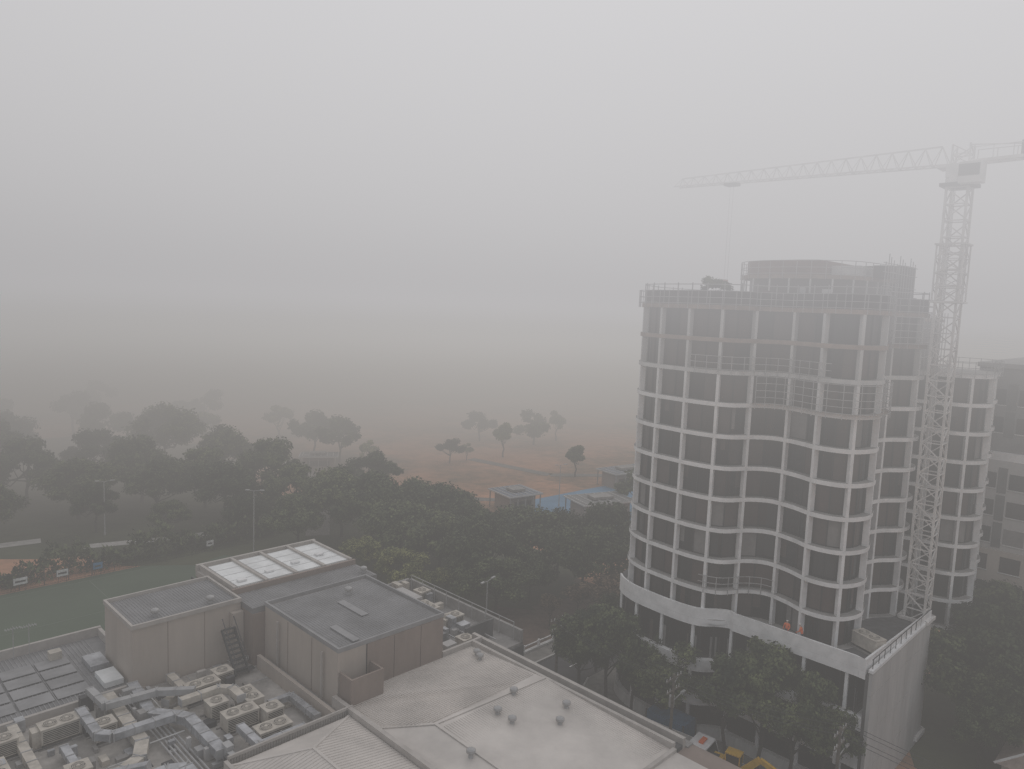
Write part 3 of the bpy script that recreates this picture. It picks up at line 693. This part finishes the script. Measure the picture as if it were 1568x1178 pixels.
def acmesh(fans):
    a=MB(False); L=1.0*fans+.3; a.box(-L/2,L/2,-.6,.6,.25,1.25,'acbody'); a.box(-L/2-.03,L/2+.03,-.63,.63,1.25,1.31,'acbody')
    for i in range(fans):
        cx=(-L/2+.65)+i*1.0 if fans>1 else 0
        a.cyl((cx,0,1.31),(cx,0,1.34),.4,.4,20,'dark'); 
        for r_ in (.12,.22,.31,.41):
            for j in range(16):
                t0=j*math.pi/8;t1=t0+math.pi/8; a.beam((cx+r_*math.cos(t0),r_*math.sin(t0),1.36),(cx+r_*math.cos(t1),r_*math.sin(t1),1.36),.035,'acbody')
        a.box(cx-.42,cx+.42,-.02,.02,1.37,1.39,'acbody'); a.cyl((cx,0,1.34),(cx,0,1.41),.1,.1,10,'acbody')
    for i in range(7): a.box(-L/2+.1,L/2-.1,-.615,-.602,.35+i*.12,.4+i*.12,'black')
    for x in(-L/2+.1,L/2-.1):
        for y in(-.5,.5): a.box(x-.05,x+.05,y-.05,y+.05,0,.25,'dark')
    a.box(-L/2-.2,L/2+.2,-.8,-.68,0,.12,'conc'); a.box(-L/2-.2,L/2+.2,.68,.8,0,.12,'conc')
    return a.mesh('condenser_%d'%fans)
ac1,ac2=acmesh(1),acmesh(2)
for s_,q_,me,rt,zc in [(22.9,55.3,ac2,0,14.4),(24.9,56.2,ac1,0,14.4),(24.9,51.4,ac2,1.57,14.4),(23.3,49.6,ac2,0,14.4),(13.3,56.5,ac2,0,14.4),(22.6,52.0,ac1,0,14.4),(25.3,48.6,ac1,0,14.4),(9.6,56.6,ac2,0,14.4),(15.6,54.4,ac1,0,14.4),(9,53,ac2,1.57,14.4),(24.2,46.3,ac2,0,14.4),
     (12.8,50,ac1,0,14.4),(43.5,62,ac2,0,14.0),(46.5,56.5,ac2,1.57,14.0),(46.6,53,ac2,0,14.0),(44.5,48.5,ac1,0,14.0),(48.5,60,ac1,0,14),(65.5,20.2,ac2,1.2,17.88)]:
    x,y=W(s_,q_); inst('air_conditioning_unit',me,(x,y,zc),rt+GRID+random.uniform(-.04,.04),1.05)
v=MB(False); v.cyl((0,0,-.1),(0,0,.28),.2,.2,12,'steel')
prof=[(.2,.28),(.33,.36),(.38,.48),(.34,.6),(.2,.69),(.02,.72)]
for (r0,z0),(r1,z1) in zip(prof[:-1],prof[1:]): v.cyl((0,0,z0),(0,0,z1),r0,r1,18,'steel',False)
for i in range(18):
    a=i*math.pi/9; v.beam((.35*math.cos(a),.35*math.sin(a),.34),(.36*math.cos(a+.2),.36*math.sin(a+.2),.62),.03,'beigec')
vm=v.mesh('turbine_vent')
for s_,q_ in [(39.3,37.1),(36.5,34.5),(39.1,32.2),(41.1,33.3),(36.5,36.0),(42.0,44.2),(41.6,43.4),(31.7,33.6)]:
    x,y=W(s_,q_); inst('roof_turbine_vent',vm,(x,y,zA(s_,q_)),0,.85)
for s_,q_,zc in [(21.5,61.2,19.6),(26,61,19.6),(36,55,19.7),(27.9,58.4,14.5),(40.3,59,19.5)]:
    x,y=W(s_,q_); inst('roof_turbine_vent',vm,(x,y,zc),0,.9)
for s_,q_,zc in [(13.5,70.8,14.7),(14.6,70.6,14.7)]:
    a=MB(); a.beam((s_,q_,zc),(s_,q_,zc+3),.05,'steel'); a.beam((s_-.6,q_,zc+2.8),(s_+.6,q_,zc+2.8),.04,'steel')
    for i in range(6): a.beam((s_-.5+i*.2,q_-.3,zc+2.8),(s_-.5+i*.2,q_+.3,zc+2.8),.025,'steel')
    a.build('tv_antenna')

for s_,q_ in [(84,3),(92,1.5),(76.5,8)]:
    e=empty('suburban_house'); t=MB(); t.box(s_-3.5,s_+3.5,q_-3,q_+3,G,G+2.8,'beige'); t.box(s_-3.53,s_-3.5,q_-1.5,q_,G+.9,G+2.1,'glass'); t.box(s_-3.53,s_-3.5,q_+.8,q_+1.7,G,G+2.1,'frame'); t.build('walls',e)
    t=MB(); a,b,c,d=(s_-4,q_-3.5,G+2.8),(s_+4,q_-3.5,G+2.8),(s_+4,q_+3.5,G+2.8),(s_-4,q_+3.5,G+2.8); r1,r2=(s_-1,q_,G+4.6),(s_+1,q_,G+4.6)
    t.quad([a,b,r2,r1],'tile');t.quad([b,c,r2],'tile');t.quad([c,d,r1,r2],'tile');t.quad([d,a,r1],'tile')
    for p,q in ((a,r1),(b,r2),(c,r2),(d,r1),(r1,r2)): t.beam(p,q,.2,'offwhite',.1)
    t.build('roof',e)

# ---------------------------------------------------------------- street things
def wheel(t,x,y,r=.5,w=.3): 
    t.cyl((x,y-w/2,r),(x,y+w/2,r),r,r,16,'tyre'); t.cyl((x,y-w/2-.01,r),(x,y+w/2+.01,r),r*.5,r*.5,10,'steel')
def truck(s_,q_,rot,load):
    x,y=W(s_,q_); e=empty('tipper_truck',(x,y,G+.01),rot+GRID)
    t=MB(False); t.box(-3.6,3.0,-.45,.45,.6,.9,'dark'); 
    for X in (-2.9,-1.8,2.1):
        for Y in(-1,1): wheel(t,X,Y)
    t.build('chassis',e)
    t=MB(False)
    pr=[(1.5,.8),(3.4,.8),(3.45,1.8),(3.1,2.8),(1.5,2.85)]
    vs=[(a,-1.15,b) for a,b in pr]+[(a,1.15,b) for a,b in pr]
    t.add(vs,[(0,1,2,3,4),(9,8,7,6,5)]+[(i,5+i,5+(i+1)%5,(i+1)%5) for i in range(5)],'white')
    t.quad([(3.46,-1,1.85),(3.46,1,1.85),(3.13,1,2.72),(3.13,-1,2.72)],'glass')
    for Y in (-1.16,1.16): t.quad([(2.1,Y,1.8),(3.3,Y,1.8),(3.05,Y,2.6),(2.1,Y,2.6)],'glass')
    t.box(3.4,3.55,-1.1,1.1,.5,.85,'dark'); t.box(2.2,2.6,-.5,.5,2.86,3.0,'orange')
    for Y in (-1.35,1.25): t.box(3.1,3.2,Y,Y+.1,1.7,2.3,'dark')
    t.build('cab',e)
    t=MB(False); t.box(-3.7,1.3,-1.2,1.2,.95,1.1,load); t.box(-3.7,1.3,-1.2,-1.12,1.1,2.1,load); t.box(-3.7,1.3,1.12,1.2,1.1,2.1,load); t.box(1.2,1.3,-1.12,1.12,1.1,2.4,load); t.box(-3.7,-3.62,-1.12,1.12,1.1,2.0,load)
    for i in range(6): t.box(-3.5+i*.9,-3.42+i*.9,-1.26,-1.2,.95,2.1,load); 
    t.box(-3.6,1.15,-1.1,1.1,1.1,1.5,'mulch'); t.build('tray',e)
truck(55.9,32.4,-1.45,'offwhite')
truck(53.2,25.0,1.6,'steel')
def excavator(s_,q_,rot):
    x,y=W(s_,q_); e=empty('excavator',(x,y,G+.01),rot+GRID)
    t=MB(False)
    for Y in (-1.1,.6):
        t.box(-1.5,1.5,Y,Y+.5,.12,.75,'tyre'); t.cyl((-1.5,Y,.43),(-1.5,Y+.5,.43),.32,.32,12,'tyre'); t.cyl((1.5,Y,.43),(1.5,Y+.5,.43),.32,.32,12,'tyre')
    t.build('tracks',e)
    t=MB(False); t.box(-1.9,1.2,-1.15,1.15,.85,1.7,'yellow'); t.box(-1.8,-.2,-1.05,1.05,1.7,2.1,'yellow'); t.box(-1.5,-.6,-.6,.6,2.1,2.2,'dark')
    t.box(0,1.2,.2,1.12,1.7,2.8,'glass'); t.box(-.05,1.25,.15,1.17,2.8,2.9,'yellow')
    for a in (0,1.2):
        for b in (.2,1.12): t.beam((a,b,1.7),(a,b,2.8),.09,'yellow')
    t.build('body',e)
    t=MB(False); t.beam((1.1,-.3,1.5),(3,-.3,3.6),.35,'yellow',.5); t.beam((3,-.3,3.6),(4.6,-.3,3.0),.3,'yellow',.4); t.beam((4.6,-.3,3.1),(5.1,-.3,1.2),.25,'yellow',.35); t.box(4.7,5.5,-.75,.15,.6,1.2,'dark'); t.beam((1.4,-.3,1.8),(2.6,-.3,2.6),.12,'steel'); t.build('boom',e)
excavator(56.0,27.8,-1.4)
t=MB(); s_,q_=57.2,32.6
t.box(s_,s_+2.2,q_,q_+4,G+.23,G+2.6,'blue')
for i in range(14): t.box(s_-.04,s_,q_+.15+i*.28,q_+.27+i*.28,G+.3,G+2.5,'blue')
for i in range(7): t.box(s_+.15+i*.28,s_+.27+i*.28,q_-.04,q_,G+.3,G+2.5,'blue')
for a in (s_,s_+2.2):
    for b_ in (q_,q_+4): t.box(a-.07,a+.07,b_-.07,b_+.07,G+.13,G+2.66,'dark')
t.build('shipping_container')
t=MB()
for i in range(12): t.box(57.25,57.3,19+i*1.0,19.96+i*1.0,G+.2,G+1.9,'offwhite' if i%3 else 'blue'); t.beam((57.35,19+i,G+.13),(57.35,19+i,G+2),.06,'steel')
t.build('site_hoarding')
def pole(s_,q_,h):
    t=MB(); t.cyl((s_,q_,G),(s_,q_,G+h),.17,.11,8,'wood')
    for zf,l in ((h-.4,1.2),(h-1.5,1.0)):
        t.beam((s_-l,q_,G+zf),(s_+l,q_,G+zf),.12,'wood')
        for a in (-l+.1,-l/2,l/2,l-.1): t.cyl((s_+a,q_,G+zf+.06),(s_+a,q_,G+zf+.3),.05,.04,6,'offwhite')
    t.beam((s_,q_,G+h-1),(s_+.7,q_,G+h-.45),.05,'steel'); t.cyl((s_+.3,q_+.25,G+h-3.2),(s_+.3,q_+.25,G+h-2.2),.25,.25,10,'steel'); t.beam((s_,q_,G+h-2.5),(s_+1.6,q_,G+h-2.2),.06,'steel'); t.box(s_+1.4,s_+2,q_-.12,q_+.12,G+h-2.3,G+h-2.15,'steel')
    t.build('power_pole')
pole(54.0,32.0,9.0); pole(57.0,19.0,8.8); pole(57.2,48,8)
t=MB()
for a in (-1.1,-.5,.5,1.1):
    for (p,q) in (((54+a,32.0,14.9),(57+a,19,14.7)),((57+a,19,14.7),(57+a,-20,14.7)),((54+a,32.0,14.9),(57.2+a,48,13.9))):
        n=8
        for i in range(n):
            f0,f1=i/n,(i+1)/n
            P0=Vector(p).lerp(Vector(q),f0);P1=Vector(p).lerp(Vector(q),f1); P0.z-=2.4*f0*(1-f0);P1.z-=2.4*f1*(1-f1)
            t.beam(P0,P1,.03,'dark')
t.build('power_lines')

def wmat():
    m=bpy.data.materials.new('worker_clothes'); m.use_nodes=True; nt=m.node_tree; b=nt.nodes['Principled BSDF']; b.inputs['Roughness'].default_value=.85
    tc=nt.nodes.new('ShaderNodeTexCoord'); sp=nt.nodes.new('ShaderNodeSeparateXYZ'); r=nt.nodes.new('ShaderNodeValToRGB'); r.color_ramp.interpolation='CONSTANT'
    mr=nt.nodes.new('ShaderNodeMath'); mr.operation='DIVIDE'; mr.inputs[1].default_value=2
    e=r.color_ramp.elements; e[0].color=(.02,.02,.02,1); e[1].position=.05; e[1].color=(.03,.035,.06,1)
    for p,c in ((.46,(.8,.15,.03,1)),(.735,(.42,.27,.2,1)),(.835,(.75,.75,.72,1))): x=e.new(p); x.color=c
    nt.links.new(tc.outputs['Object'],sp.inputs[0]); nt.links.new(sp.outputs['Z'],mr.inputs[0]); nt.links.new(mr.outputs[0],r.inputs[0]); nt.links.new(r.outputs[0],b.inputs['Base Color']); return m
WM=wmat()
def worker(x,y,z,rot,bend=0.0):
    me=bpy.data.meshes.new('worker')
    b=bend
    V=[(0,0,.95),(0,b*.3,1.2),(0,b*.6,1.42),(0,b*.75,1.52),(0,b*.9+.01,1.63),(0,b*.9+.01,1.74),
       (-.1,0,.9),(-.12,.05,.5),(-.13,-.05,.08),(-.13,.14,.04),(.1,0,.9),(.13,-.02,.5),(.14,-.12,.08),(.14,.07,.04),
       (-.2,b*.6,1.4),(-.27,b*.6+.05,1.13),(-.22,b*.6+.27,.98),(-.2,b*.6+.36,.96),(.2,b*.6,1.4),(.28,b*.6,1.13),(.27,b*.6+.14,.9),(.27,b*.6+.2,.84)]
    E=[(0,1),(1,2),(2,3),(3,4),(4,5),(0,6),(6,7),(7,8),(8,9),(0,10),(10,11),(11,12),(12,13),(2,14),(14,15),(15,16),(16,17),(2,18),(18,19),(19,20),(20,21)]
    Rr=[.15,.14,.15,.06,.095,.11,.1,.07,.05,.045,.1,.07,.05,.045,.07,.05,.035,.04,.07,.05,.035,.04]
    me.from_pydata(V,E,[]); me.materials.append(WM)
    o=bpy.data.objects.new('construction_worker',me); S.collection.objects.link(o); o.location=(x,y,z); o.rotation_euler=(0,0,rot)
    md=o.modifiers.new('skin','SKIN'); 
    for i,vv in enumerate(me.skin_vertices[0].data): vv.radius=(Rr[i],Rr[i]*.85); vv.use_root=(i==0)
    su=o.modifiers.new('sub','SUBSURF'); su.levels=1; su.render_levels=2
x,y=W(62.1,25.9); worker(x,y,17.9,2.4,.1)
x,y=W(62.2,24.6); worker(x,y,17.9,1.0,.25)
x,y=W(58.2,30.9); worker(x,y,G+.14,.5)

me=treemesh('roof_shrub_mesh',2.6,1.6,1500,.22,'leafA',30,10,.06,.9)
x,y=W(63.8,36.0); inst('roof_shrub',me,(x,y,46.95),0,1)

# ---------------------------------------------------------------- fog
def fogmat():
    m=bpy.data.materials.new('fog'); m.use_nodes=True; nt=m.node_tree; nt.nodes.clear(); N=nt.nodes.new; K=nt.links.new
    m.cycles.volume_step_rate=.6
    o=N('ShaderNodeOutputMaterial'); a=N('ShaderNodeVolumeAbsorption'); e=N('ShaderNodeEmission'); ad=N('ShaderNodeAddShader')  # emission makes the fog glow by itself, in place of scattered daylight
    g=N('ShaderNodeNewGeometry'); sp=N('ShaderNodeSeparateXYZ'); K(g.outputs['Position'],sp.inputs[0])
    def mr(src,a0,a1,b0,b1,smooth=True):
        n=N('ShaderNodeMapRange'); n.interpolation_type='SMOOTHSTEP' if smooth else 'LINEAR'
        n.inputs['From Min'].default_value=a0;n.inputs['From Max'].default_value=a1;n.inputs['To Min'].default_value=b0;n.inputs['To Max'].default_value=b1
        K(src,n.inputs['Value']); return n.outputs[0]
    def mt(op,x,y):
        n=N('ShaderNodeMath'); n.operation=op
        for i,v in enumerate((x,y)):
            if isinstance(v,(int,float)): n.inputs[i].default_value=v
            else: K(v,n.inputs[i])
        return n.outputs[0]
    z=sp.outputs['Z']; y=sp.outputs['Y']; x=sp.outputs['X']
    dd=mt('SUBTRACT',y,mt('MULTIPLY',x,.5))
    fz=mr(z,35,62,1,0)
    far=mt('MULTIPLY',mr(dd,122,212,0,1),fz)
    sg=mt('ADD',mr(z,33,64,.0019,.033),mt('MULTIPLY',far,.018))
    r=N('ShaderNodeValToRGB'); el=r.color_ramp.elements; r.color_ramp.interpolation='EASE'
    el[0].position=0; el[0].color=(.165,.147,.136,1); el[1].position=1; el[1].color=(.99,.99,1.04,1)
    for p,c,w_ in ((.25,.235,.94),(.4,.37,.965),(.48,.485,.98),(.6,.67,.99)):
        q=el.new(p); q.color=(c,c*w_,c*(w_*w_ if w_<.97 else w_+.015),1)
    K(mr(z,0,100,0,1,False),r.inputs[0])
    a.inputs['Color'].default_value=(0,0,0,1); K(sg,a.inputs['Density'])
    K(r.outputs[0],e.inputs['Color'])
    fb=mt('ADD',mt('MULTIPLY',far,.75),1.0)
    K(mt('MULTIPLY',mt('MULTIPLY',sg,mr(x,-150,10,.62,1)),fb),e.inputs['Strength'])  # painted-in fog brightness: dimmed toward the left, raised in the distance
    K(a.outputs[0],ad.inputs[0]); K(e.outputs[0],ad.inputs[1]); K(ad.outputs[0],o.inputs['Volume'])
    return m
M['fog']=fogmat()
t=MB(False); t.box(-280,280,-60,450,-5,110,'fog'); t.build('fog')

# ---------------------------------------------------------------- light
w=bpy.data.worlds.new('World'); S.world=w; w.use_nodes=True; nt=w.node_tree; bg=nt.nodes['Background']
sk=nt.nodes.new('ShaderNodeTexSky'); sk.sky_type='NISHITA'; sk.sun_disc=False; sk.sun_elevation=math.radians(50); sk.sun_rotation=math.radians(20)
sk.air_density=1; sk.dust_density=5
nt.links.new(sk.outputs[0],bg.inputs['Color']); bg.inputs['Strength'].default_value=.14
sl=bpy.data.lights.new('sun','SUN'); sl.energy=1.5; sl.angle=math.radians(25); sl.color=(1,.97,.93)
so=bpy.data.objects.new('sun',sl); S.collection.objects.link(so)
d=Vector((math.sin(math.radians(20))*math.cos(math.radians(50)),math.cos(math.radians(20))*math.cos(math.radians(50)),math.sin(math.radians(50))))
so.rotation_euler=d.to_track_quat('Z','Y').to_euler(); so.location=(0,0,150)

# ---------------------------------------------------------------- camera
cam=bpy.data.cameras.new('camera'); co=bpy.data.objects.new('camera',cam); S.collection.objects.link(co); S.camera=co
cam.sensor_width=36; cam.lens=1130/1568*36; cam.clip_end=6000; cam.clip_start=.1
p=math.radians(6); rl=.04
F=Vector((0,math.cos(p),-math.sin(p))); U0=Vector((0,math.sin(p),math.cos(p))); R0=Vector((1,0,0))
R_=R0*math.cos(rl)+U0*math.sin(rl); U_=-R0*math.sin(rl)+U0*math.cos(rl)
mx=Matrix((R_,U_,-F)).transposed().to_4x4(); mx.translation=Vector((0,0,46)); co.matrix_world=mx
S.view_settings.view_transform='Standard'; S.view_settings.look='None'; S.view_settings.exposure=0
